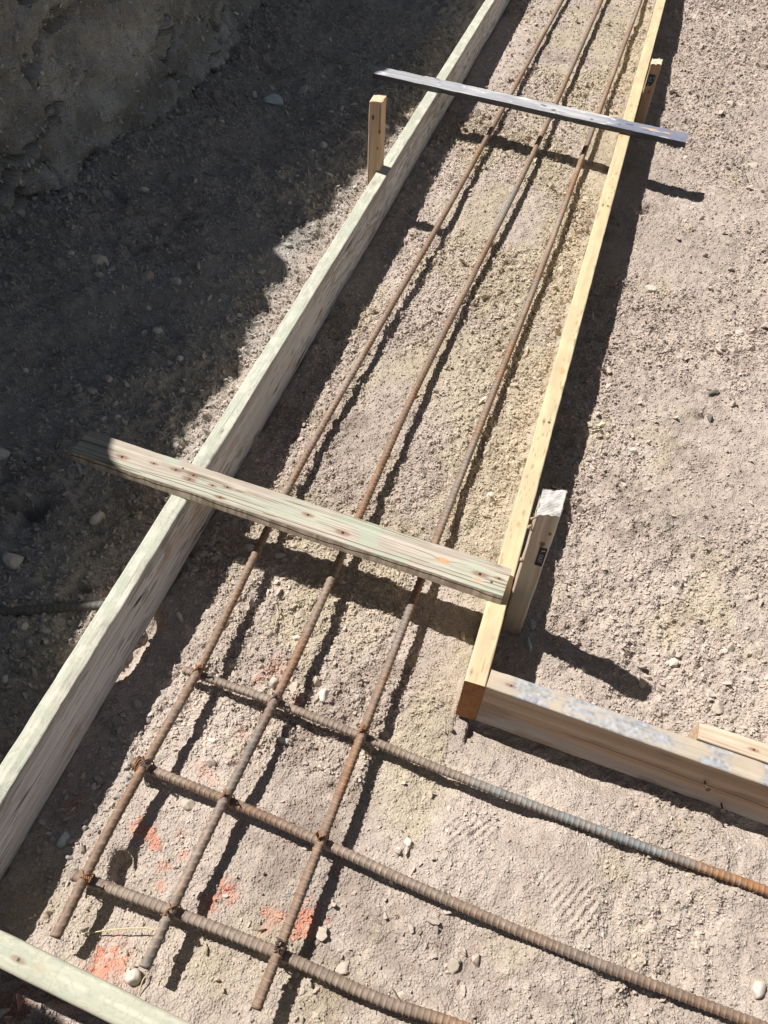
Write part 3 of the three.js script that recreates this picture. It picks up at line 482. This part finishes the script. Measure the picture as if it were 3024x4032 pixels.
// ---------------------------------------------------------------- stakes
function stakeGeo(w, d, y0, y1, lean, tilt, seed) { // front faces +z; foot at y0, top at y1
  const NX = 10, NZ = 10, pos = [], uv = [], ix = [], R = [], c = .003; for (let i = 0; i <= NX; i++) R.push([mix(c, w - c, i / NX), 0]); for (let i = 0; i <= NZ; i++) R.push([w, -mix(c, d - c, i / NZ)]); for (let i = 0; i <= NX; i++) R.push([mix(w - c, c, i / NX), -d]); for (let i = 0; i <= NZ; i++) R.push([0, -mix(d - c, c, i / NZ)]); R.push([...R[0]]);
  const n = R.length, N = 60, per = 2 * (w + d); let acc = [0]; for (let i = 1; i < n; i++) acc.push(acc[i - 1] + Math.hypot(R[i][0] - R[i - 1][0], R[i][1] - R[i - 1][1]));
  for (let j = 0; j <= N; j++) for (let i = 0; i < n; i++) {
    const t = j / N, x0 = R[i][0], z0 = R[i][1], yt = y1 + tilt[0] * (x0 / w - .5) + tilt[1] * (-z0 / d - .5) + tilt[2] * vn(x0 * 160, z0 * 160, seed) , y = mix(y0, yt, t);
    const wob = .0008 * vn(y * 20, i * .4, seed + 1) + (t > .9 ? .0022 * (t - .9) * 10 * vn(x0 * 120, z0 * 120 + t * 5, seed + 2) : 0);
    pos.push(x0 + lean[0] * t + wob, y, z0 + lean[1] * t + wob); uv.push(acc[i] / acc[n - 1], t * (y1 - y0) / .6);
  }
  for (let j = 0; j < N; j++) for (let i = 0; i < n - 1; i++) { const a = j * n + i, b = a + n; ix.push(a, a + 1, b, a + 1, b + 1, b); }
  const g = new THREE.BufferGeometry(); g.setAttribute('position', new THREE.Float32BufferAttribute(pos, 3)); g.setAttribute('uv', new THREE.Float32BufferAttribute(uv, 2)); g.setIndex(ix); g.computeVertexNormals();
  const G = 12, p = [], tu = [], q = []; for (let a = 0; a <= G; a++) for (let b = 0; b <= G; b++) { const fx = a / G, fz = b / G, x = mix(0, w, fx), z = -mix(0, d, fz), ed = Math.min(fx, 1 - fx, fz, 1 - fz) * 8; const x2 = clamp(x, .0006, w - .0006), z2 = clamp(z, -d + .0006, -.0006); const y = y1 + tilt[0] * (x2 / w - .5) + tilt[1] * (-z2 / d - .5) + tilt[2] * vn(x2 * 160, z2 * 160, seed) + .0014 * sst(0, 1, ed) - .0012; p.push(x2 + lean[0], y, z2 + lean[1]); tu.push(x / .15, z / .15); }
  for (let a = 0; a < G; a++) for (let b = 0; b < G; b++) { const k = a * (G + 1) + b; q.push(k, k + G + 1, k + 1, k + 1, k + G + 1, k + G + 2); }
  const e = new THREE.BufferGeometry(); e.setAttribute('position', new THREE.Float32BufferAttribute(p, 3)); e.setAttribute('uv', new THREE.Float32BufferAttribute(tu, 2)); e.setIndex(q); e.computeVertexNormals();
  return [g, e];
}
const turned = o => { const m = woodMaps(o); for (const t of [m.map, m.bumpMap]) { t.rotation = Math.PI / 2; t.center.set(0, 0); } return m; };
function stakeMaps(seed, a, b, c, o = {}) { // u round the section, v up
  const W = 256, H = 512, d = (fn, s) => dataTex(W, H, fn, s);
  const f = (i, j) => { const u = i / W * .152, v = j / H * .6, g = vn(u * 260 + 3 * vn(v * 4, u * 20, seed), v * 4, seed + 1), bl = fbm(u * 24, v * 9, 3, seed + 2), ck = sst(.7, .85, vn(u * 320, v * 5, seed + 3)); return [u, v, g, bl, ck]; };
  return new THREE.MeshStandardMaterial({ roughness: .9, bumpScale: .001, map: d((i, j) => { const [u, v, g, bl, ck] = f(i, j); let q = mix3(a, b, clamp(.5 + .5 * g)); q = mix3(q, c, .6 * sst(0, .4, bl)); q = mix3(q, [88, 72, 60], ck * .5); for (const [ku, kv, kr] of o.knots ?? []) { const s = Math.hypot(u - ku, (v - kv) * .6) / kr; q = mix3(q, [92, 60, 40], sst(1.2, .4, s) * .75); } if (o.grey) q = mix3(q, [132, 132, 132], o.grey * sst(.24, .02, v)); return q; }, true), bumpMap: d((i, j) => { const [, , g, bl, ck] = f(i, j); return 128 + 40 * g - 90 * ck; }) });
}
function stake(x, z, w, d, y0, y1, lean, tilt, seed, mat, endMat, label) {
  const t = thing('wooden_stake', x, y0, z, 0, label, 'stake', 'stakes bracing the forms'), [g, e] = stakeGeo(w, d, 0, y1 - y0, lean, tilt, seed);
  mesh('post', g, mat, t); mesh('top_end', e, endMat, t); return t;
}
stake(-.7065, -1.5705, .040, .043, -.24, .2055, [0, 0], [.004, .002, .001], 3, stakeMaps(101, [222, 196, 168], [196, 168, 140], [228, 204, 178], { knots: [[.03, .36, .004], [.01, .40, .005], [.026, .31, .003]] }), endTex([226, 196, 168], [196, 160, 128], 9), 'clean tan stake standing outside the long left form');
{
  const s2 = stake(.0405, -.203, .039, .041, -.26, .250, [-.0004, -.004], [.014, .022, .0035], 7, stakeMaps(111, [226, 208, 188], [188, 170, 152], [198, 194, 172], { grey: .8, knots: [[.022, .43, .005], [.028, .46, .003]] }), endTex([204, 202, 198], [158, 156, 152], 11), 'weathered stake with battered whitish top and small black tag beside the yellow form corner');
  // small black tag, pale marks on it, tacked to the front face
  const c = document.createElement('canvas'); c.width = 128; c.height = 320; const x = c.getContext('2d'); x.fillStyle = '#0d0c12'; x.fillRect(0, 0, 128, 320); x.fillStyle = '#c9c8cc'; x.beginPath(); x.moveTo(54, 44); x.lineTo(100, 34); x.lineTo(100, 52); x.lineTo(62, 56); x.lineTo(58, 72); x.lineTo(48, 68); x.fill();
  x.strokeStyle = '#9a99ac'; x.lineWidth = 11; x.lineCap = 'round'; for (const q of [[38, 128, 92, 118], [34, 148, 60, 170], [60, 170, 96, 138], [40, 186, 92, 176], [30, 206, 70, 214], [62, 228, 100, 202], [34, 236, 84, 250], [88, 232, 104, 256]]) { x.beginPath(); x.moveTo(q[0], q[1]); x.lineTo(q[2], q[3]); x.stroke(); }
  const tx = new THREE.CanvasTexture(c); tx.colorSpace = THREE.SRGBColorSpace;
  const g = new THREE.BoxGeometry(.0135, .052, .0012), m = mesh('tag', g, [0, 0, 0, 0, 1, 0].map(k => new THREE.MeshStandardMaterial(k ? { map: tx, roughness: .45 } : { color: 0x14131a, roughness: .5 })), s2); m.position.set(.0295, .388, -.0026); m.userData.label = 'small black tag with pale marks';
  // splinters at the broken edge
  const sp = []; const r = RNG(4); for (let i = 0; i < 9; i++) { const q = new THREE.ConeGeometry(.0016 + r() * .0018, .012 + r() * .014, 5); q.rotateZ((r() - .5) * 1.6); q.translate(-.002 + r() * .004, .44 + r() * .05, -.003 - r() * .02); sp.push(q); } { const q = rockGeo(44, 1, .3, .8); q.scale(.006, .007, .005); q.translate(-.001, .365, -.003); q.deleteAttribute('uv'); for (const s of sp) s.deleteAttribute('uv'); sp.push(q.index ? q.toNonIndexed() : q); }
  for (const q of sp) mesh('splinter', q, endTan, s2);
}
{
  const s3 = stake(.0405, -2.468, .037, .036, -.3, .094, [0, 0], [.004, .006, .004], 9, stakeMaps(121, [196, 168, 142], [160, 132, 108], [150, 140, 128], { grey: .8, knots: [[.02, .3, .004]] }), endTex([236, 214, 190], [206, 180, 152], 13), 'stake with splintered corner and torn navy label beside the far part of the yellow form');
  const c = document.createElement('canvas'); c.width = 160; c.height = 256; const x = c.getContext('2d'); x.fillStyle = '#15112b'; x.fillRect(0, 0, 160, 256); x.strokeStyle = '#3f7f95'; x.lineWidth = 16; x.beginPath(); x.arc(64, 104, 44, .3, 5.2); x.stroke(); x.beginPath(); x.moveTo(30, 150); x.quadraticCurveTo(70, 120, 112, 160); x.stroke(); x.fillStyle = '#5f93a4'; x.fillRect(56, 78, 26, 40); x.fillStyle = '#b9b6c6'; for (const [a, b, w2, h2] of [[122, 40, 8, 26], [136, 40, 8, 26], [124, 78, 22, 7], [128, 92, 14, 7], [30, 206, 34, 8], [30, 222, 22, 8]]) x.fillRect(a, b, w2, h2);
  const tx = new THREE.CanvasTexture(c); tx.colorSpace = THREE.SRGBColorSpace;
  const sh = new THREE.Shape(); sh.moveTo(-.012, .02); sh.lineTo(.0125, .0185); sh.lineTo(.011, -.006); sh.lineTo(.005, -.018); sh.lineTo(-.012, -.0215); const g = new THREE.ShapeGeometry(sh), p = g.attributes.position, uv = g.attributes.uv; for (let i = 0; i < p.count; i++) uv.setXY(i, (p.getX(i) + .012) / .0245, (p.getY(i) + .0215) / .0415);
  const e = new THREE.ExtrudeGeometry(sh, { depth: .0008, bevelEnabled: false }), eu = e.attributes.uv, ep = e.attributes.position; for (let i = 0; i < ep.count; i++) eu.setXY(i, (ep.getX(i) + .012) / .0245, (ep.getY(i) + .0215) / .0415);
  const m = mesh('label', e, new THREE.MeshStandardMaterial({ map: tx, roughness: .4 }), s3); m.position.set(.0165, .338, .0004); m.userData.label = 'torn navy label with pale marks';
}

// ---------------------------------------------------------------- reinforcing bars
function catmull(pts) { return new THREE.CatmullRomCurve3(pts.map(p => new THREE.Vector3(...p)), false, 'centripetal'); }
function rebarGeo(pts, r, o) {
  const cv = catmull(pts), len = cv.getLength(), step = o.step, N = Math.round(len / step), S = o.seg ?? 16, pos = [], col = [], ix = [];
  const up = new THREE.Vector3(0, 1, 0), T = new THREE.Vector3(), A = new THREE.Vector3(), B = new THREE.Vector3(), P = new THREE.Vector3(); cv.arcLengthDivisions = 2000;
  for (let j = 0; j <= N; j++) {
    const t = j / N; cv.getPointAt(t, P); cv.getTangentAt(t, T); A.crossVectors(T, up).normalize(); B.crossVectors(A, T).normalize(); const s = t * len;
    for (let i = 0; i <= S; i++) {
      const a = i / S * Math.PI * 2 + (o.roll ?? 0), a2 = i / S * Math.PI * 2; let R = r, lug = 0;
      if (o.style === 'lugs') { const ph = ((s / o.pitch + o.skew * Math.sin(a)) % 1 + 1) % 1; lug = sst(.16, .05, Math.abs(ph - .5)); R += o.h * lug; const rib = Math.exp(-Math.pow((((a % Math.PI) + Math.PI) % Math.PI - Math.PI / 2) / .16, 2)); R += o.h * 1.1 * rib; }
      else { const ph = ((s / o.pitch + o.skew * a / 6.283) % 1 + 1) % 1, c = Math.sin(a * 2); lug = sst(.2, .07, Math.abs(ph - .5)) * sst(.05, .5, Math.abs(c)); R += o.h * lug + .00025 * vn(s * 130, i * .9, 7); const rib = Math.exp(-Math.pow((((a % Math.PI) + Math.PI) % Math.PI - Math.PI / 2) / .14, 2)); R += o.h * .9 * rib; }
      R += .00012 * vn(s * 300, i * 1.3, o.seed);
      pos.push(P.x + (A.x * Math.cos(a2) + B.x * Math.sin(a2)) * R, P.y + (A.y * Math.cos(a2) + B.y * Math.sin(a2)) * R, P.z + (A.z * Math.cos(a2) + B.z * Math.sin(a2)) * R);
      const c = o.colour(s, a2, lug, len), k = 1 + .22 * vn(s * 260, i * .8, o.seed + 3) + .12 * vn(s * 90, i * .5, o.seed + 4); col.push(c[0] * k, c[1] * k, c[2] * k);
    }
  }
  for (let j = 0; j < N; j++) for (let i = 0; i < S; i++) { const a = j * (S + 1) + i, b = a + S + 1; ix.push(a, a + 1, b, a + 1, b + 1, b); }
  for (const j of [0, N]) { const c0 = pos.length / 3, b0 = j * (S + 1); cv.getPointAt(j / N, P); pos.push(P.x, P.y, P.z); col.push(.16, .11, .08); for (let i = 0; i < S; i++) j ? ix.push(c0, b0 + i, b0 + i + 1) : ix.push(c0, b0 + i + 1, b0 + i); }
  const g = new THREE.BufferGeometry(); g.setAttribute('position', new THREE.Float32BufferAttribute(pos, 3)); g.setAttribute('color', new THREE.Float32BufferAttribute(col, 3)); g.setIndex(ix); g.computeVertexNormals(); return g;
}
const barMat = new THREE.MeshStandardMaterial({ vertexColors: true, roughness: .72, metalness: .12 });
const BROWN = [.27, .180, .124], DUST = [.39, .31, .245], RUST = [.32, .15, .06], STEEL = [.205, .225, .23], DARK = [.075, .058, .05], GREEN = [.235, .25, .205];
const bands = (seed, wr, ws) => (s, a, lug) => { // rust, bare steel and dust along the bar; shade between lugs painted darker
  const n = fbm(s * 5, a * .25, 3, seed), m = fbm(s * 9 + 40, a * .3, 3, seed + 1); let c = mix3(BROWN, DUST, sst(-.25, .45, n) * .75);
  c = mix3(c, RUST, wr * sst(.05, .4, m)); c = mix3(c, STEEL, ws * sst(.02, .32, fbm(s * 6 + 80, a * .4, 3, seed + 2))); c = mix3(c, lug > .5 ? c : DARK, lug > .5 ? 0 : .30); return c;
};
function rebar(pts, r, o, label, group) { const g = rebarGeo(pts, r, o), b = mesh('rebar', g, barMat); return tag(b, label, 'rebar', group); }
const V0 = [[-.4755, -.084, .5607], [-.4797, -.084, .4117], [-.4765, -.084, .28], [-.4705, -.085, .0932], [-.4775, -.092, -.10], [-.487, -.1, -.3828], [-.475, -.102, -.9], [-.4545, -.1, -1.4771], [-.441, -.106, -2.2], [-.4168, -.106, -3.5231], [-.40, -.105, -4.6]];
const V1 = [[-.3317, -.084, .555], [-.329, -.084, .3805], [-.3200, -.084, .20], [-.3118, -.085, .0197], [-.312, -.095, -.33], [-.3111, -.1, -.7552], [-.292, -.104, -1.3], [-.2651, -.1, -2.033], [-.2435, -.102, -3.6022], [-.225, -.104, -4.6]];
const V2 = [[-.1571, -.083, .5518], [-.151, -.083, .33], [-.1463, -.084, .1176], [-.140, -.092, -.2], [-.1341, -.1, -.5249], [-.1116, -.1, -1.3624], [-.0955, -.096, -2.3163], [-.0718, -.1, -3.6807], [-.055, -.1, -4.6]];
const VG = 'long bars along the trench', HG = 'cross bars tied under the long bars';
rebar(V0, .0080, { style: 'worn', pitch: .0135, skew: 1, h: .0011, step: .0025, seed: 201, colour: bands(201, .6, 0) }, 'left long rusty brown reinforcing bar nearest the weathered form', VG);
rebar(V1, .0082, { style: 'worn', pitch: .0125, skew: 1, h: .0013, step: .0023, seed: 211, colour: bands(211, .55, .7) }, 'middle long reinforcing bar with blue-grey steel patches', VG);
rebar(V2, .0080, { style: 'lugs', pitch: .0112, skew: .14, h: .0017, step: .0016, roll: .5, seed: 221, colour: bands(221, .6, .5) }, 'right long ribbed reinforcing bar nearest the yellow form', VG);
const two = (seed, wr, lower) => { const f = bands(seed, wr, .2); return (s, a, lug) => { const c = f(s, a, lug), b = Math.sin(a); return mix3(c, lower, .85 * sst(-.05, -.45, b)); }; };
const H0 = [[-.502, -.102, .097], [-.3321, -.102, .1013], [-.1616, -.102, .1115], [.0036, -.105, .1238], [.2683, -.110, .1355], [.56, -.113, .1435], [1.3, -.112, .17]];
const H1 = [[-.508, -.102, .283], [-.3052, -.102, .2924], [-.1702, -.102, .3018], [.04, -.106, .3195], [.2801, -.112, .3325], [.5567, -.116, .338], [1.3, -.116, .36]];
const H2 = [[-.505, -.102, .4735], [-.3447, -.102, .4717], [-.1575, -.103, .4737], [.0132, -.107, .4822], [.1168, -.110, .4775], [.5, -.114, .49], [1.3, -.114, .52]];
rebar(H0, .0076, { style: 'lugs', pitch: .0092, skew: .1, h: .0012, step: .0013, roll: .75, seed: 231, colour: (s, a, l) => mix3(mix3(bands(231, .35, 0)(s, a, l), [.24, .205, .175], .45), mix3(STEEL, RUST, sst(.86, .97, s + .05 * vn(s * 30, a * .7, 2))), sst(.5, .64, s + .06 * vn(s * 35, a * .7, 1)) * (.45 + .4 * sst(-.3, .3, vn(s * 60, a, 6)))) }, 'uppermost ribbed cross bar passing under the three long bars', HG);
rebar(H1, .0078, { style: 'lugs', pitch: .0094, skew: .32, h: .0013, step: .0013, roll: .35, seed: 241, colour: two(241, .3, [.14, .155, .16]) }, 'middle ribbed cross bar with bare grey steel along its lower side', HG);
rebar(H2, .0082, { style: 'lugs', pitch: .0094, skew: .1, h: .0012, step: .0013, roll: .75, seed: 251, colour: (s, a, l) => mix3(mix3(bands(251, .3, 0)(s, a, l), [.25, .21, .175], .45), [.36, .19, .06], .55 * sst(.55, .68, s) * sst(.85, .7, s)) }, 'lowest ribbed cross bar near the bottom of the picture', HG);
rebar([[-1.35, -.142, .20], [-.9194, -.139, .0859], [-.8, -.141, .031], [-.705, -.146, -.01]], .0095, { style: 'lugs', pitch: .011, skew: .1, h: .0011, step: .002, roll: .6, seed: 261, colour: s => [.13, .12, .11] }, 'dark dusty reinforcing bar half buried in the shaded soil at the left edge', null);

// ---------------------------------------------------------------- tie wires
const wireMat = [new THREE.MeshStandardMaterial({ color: new THREE.Color().setRGB(.26, .12, .055), roughness: .8 }), new THREE.MeshStandardMaterial({ color: new THREE.Color().setRGB(.10, .07, .055), roughness: .75 })];
function at(P, z) { const cv = P; for (let i = 1; i < cv.length; i++) if (z >= cv[i][2]) { const t = (z - cv[i][2]) / (cv[i - 1][2] - cv[i][2]); return [mix(cv[i][0], cv[i - 1][0], t), mix(cv[i][1], cv[i - 1][1], t)]; } return [cv[0][0], cv[0][1]]; }
function tie(x, yv, yh, z, seed, mt, wraps, label) {
  const r = RNG(seed), gs = [], t = thing('tie_wire', x, (yv + yh) / 2, z, 0, label, 'tie wire', 'wire ties at the bar crossings');
  const yt = (yv - yh) / 2 + .0108, hw = .0125;
  for (let k = 0; k < wraps; k++) { // loop crossing the joint on the skew
    const ang = (k % 2 ? -.75 : .75) + (r() - .5) * .25, off = (k - wraps / 2) * .0012, pts = [];
    for (let i = 0; i < 20; i++) { const a = i / 20 * Math.PI * 2, d = hw * Math.cos(a) * (1 + .1 * (r() - .5)), y = yt * Math.sin(a) * (1 + .05 * (r() - .5)); pts.push(new THREE.Vector3(d * Math.cos(ang) + off, y, d * Math.sin(ang) + off)); }
    gs.push(new THREE.TubeGeometry(new THREE.CatmullRomCurve3(pts, true), 60, .0012, 6, true));
  }
  mesh('loop', mergeGeometries(gs), wireMat[mt], t);
  const q = [], dir = new THREE.Vector3(r() - .2, .6, r() - .7).normalize(), sd = new THREE.Vector3(dir.z, 0, -dir.x).normalize(), st = new THREE.Vector3(-.004, yt * .8, .002 + r() * .004);
  for (const ph of [0, Math.PI]) { const pts = []; for (let i = 0; i <= 22; i++) { const f = i / 22, a = f * 14 + ph, p = st.clone().addScaledVector(dir,   .004 + f * .020).addScaledVector(sd, Math.cos(a) * .0016).add(new THREE.Vector3(0, Math.sin(a) * .0016 - f * f * .006, 0)); pts.push(p); } pts.push(pts[22].clone().addScaledVector(sd, (ph ? 1 : -1) * .006)); q.push(new THREE.TubeGeometry(new THREE.CatmullRomCurve3(pts), 70, .0011, 6)); }
  mesh('twist', mergeGeometries(q), wireMat[mt], t); return t;
}
const zAt = (H, x) => lerpTable(H.map(p => [p[0], p[2]]), x), yAt = (H, x) => lerpTable(H.map(p => [p[0], p[1]]), x);
[['uppermost', H0], ['middle', H1], ['lowest', H2]].forEach(([hn, H], hi) => [['left', V0], ['middle', V1], ['right', V2]].forEach(([vn_, V], vi) => {
  let z = zAt(H, V[2][0]); const [x, yv] = at(V, z); z = zAt(H, x); tie(x, yv, yAt(H, x), z, 300 + hi * 10 + vi, (hi + vi) % 3 === 1 ? 1 : 0, hi === 1 && vi === 0 ? 5 : 2, `rusty tie wire where the ${vn_} long bar crosses the ${hn} cross bar`);
}));
{ // wire bunched round the stub of the middle cross bar
  const t = thing('tie_wire', -.503, -.102, .2832, 0, 'thick bunch of rusty wire wrapped round the left end of the middle cross bar', 'tie wire', 'wire ties at the bar crossings'), gs = [], r = RNG(9);
  for (let k = 0; k < 9; k++) { const pts = []; for (let i = 0; i < 14; i++) { const a = i / 14 * 6.283; pts.push(new THREE.Vector3(.003 + k * .0022 + Math.sin(a + k) * .003, Math.sin(a) * (.0112 + r() * .0018), Math.cos(a) * (.0112 + r() * .0018))); } gs.push(new THREE.TubeGeometry(new THREE.CatmullRomCurve3(pts, true), 44, .0011, 6, true)); }
  mesh('loop', mergeGeometries(gs), wireMat[0], t);
}
// nails standing out of the return form's inner face
{
  for (const [x, y, z, a, l] of [[.4311, -.0617, .0178, .2, 'bent dark nail in the inner face of the return form, upper of two'], [.4804, -.1201, .0198, .05, 'dark nail low in the inner face of the return form, lower of two']]) {
    const g = mergeGeometries([new THREE.CylinderGeometry(.0017, .0017, .02, 10).translate(0, .01, 0), new THREE.CylinderGeometry(.0042, .0042, .0014, 12).translate(0, .0205, 0)]);
    g.rotateX(Math.PI / 2 - .5); g.rotateY(a); const m = mesh('nail', g, nailMat); m.position.set(x, y, z - .002); tag(m, l, 'nail');
  }
}
// straw stems and twigs
const strawMat = new THREE.MeshStandardMaterial({ color: new THREE.Color().setRGB(.58, .49, .28), roughness: .8 }), twigMat = new THREE.MeshStandardMaterial({ color: new THREE.Color().setRGB(.16, .12, .09), roughness: .9 });
function stem(name, pts, r, mat, label, lift = .004) { const c = new THREE.CatmullRomCurve3(pts.map(([x, z, dy]) => new THREE.Vector3(x, groundH(x, z) + lift + (dy ?? 0), z))); return tag(mesh(name, new THREE.TubeGeometry(c, 60, r, 6), mat), label, name === 'straw' ? 'straw' : 'twig'); }
stem('straw', [[-.4592, .5401, 0], [-.4414, .5329, .006], [-.415, .5215, .012], [-.3569, .5017, .016], [-.3470, .5030, .014], [-.3455, .514, .006], [-.350, .528, .0]], .0010, strawMat, 'pale dry straw stem bent over beside the end of the middle bar');
stem('straw', [[-.335, .555, .004], [-.337, .566, .008], [-.336, .585, .0]], .0009, strawMat, 'short curled straw below the end of the middle bar');
stem('straw', [[-.47, .59, 0], [-.435, .588, .002], [-.405, .594, 0]], .0008, strawMat, 'thin straw lying along the bottom form');
stem('twig', [[-.965, .19, 0], [-.945, .205, .003], [-.925, .212, 0]], .0012, twigMat, 'thin dark twig on the shaded soil at the left edge');
stem('twig', [[-.43, -.13, 0], [-.40, -.10, .004], [-.385, -.05, .002]], .0009, strawMat, 'fine root lying in the shadow under the near plank');
stem('twig', [[-.88, -1.05, 0], [-.85, -1.06, .012], [-.82, -1.04, .010], [-.80, -1.0, 0]], .0011, strawMat, 'thin curved root in the shade left of the long form');
stem('twig', [[.02, .46, 0], [.045, .478, .004], [.075, .483, 0]], .0010, twigMat, 'little curled root at the bottom edge of the picture');

renderer.render(scene, camera);
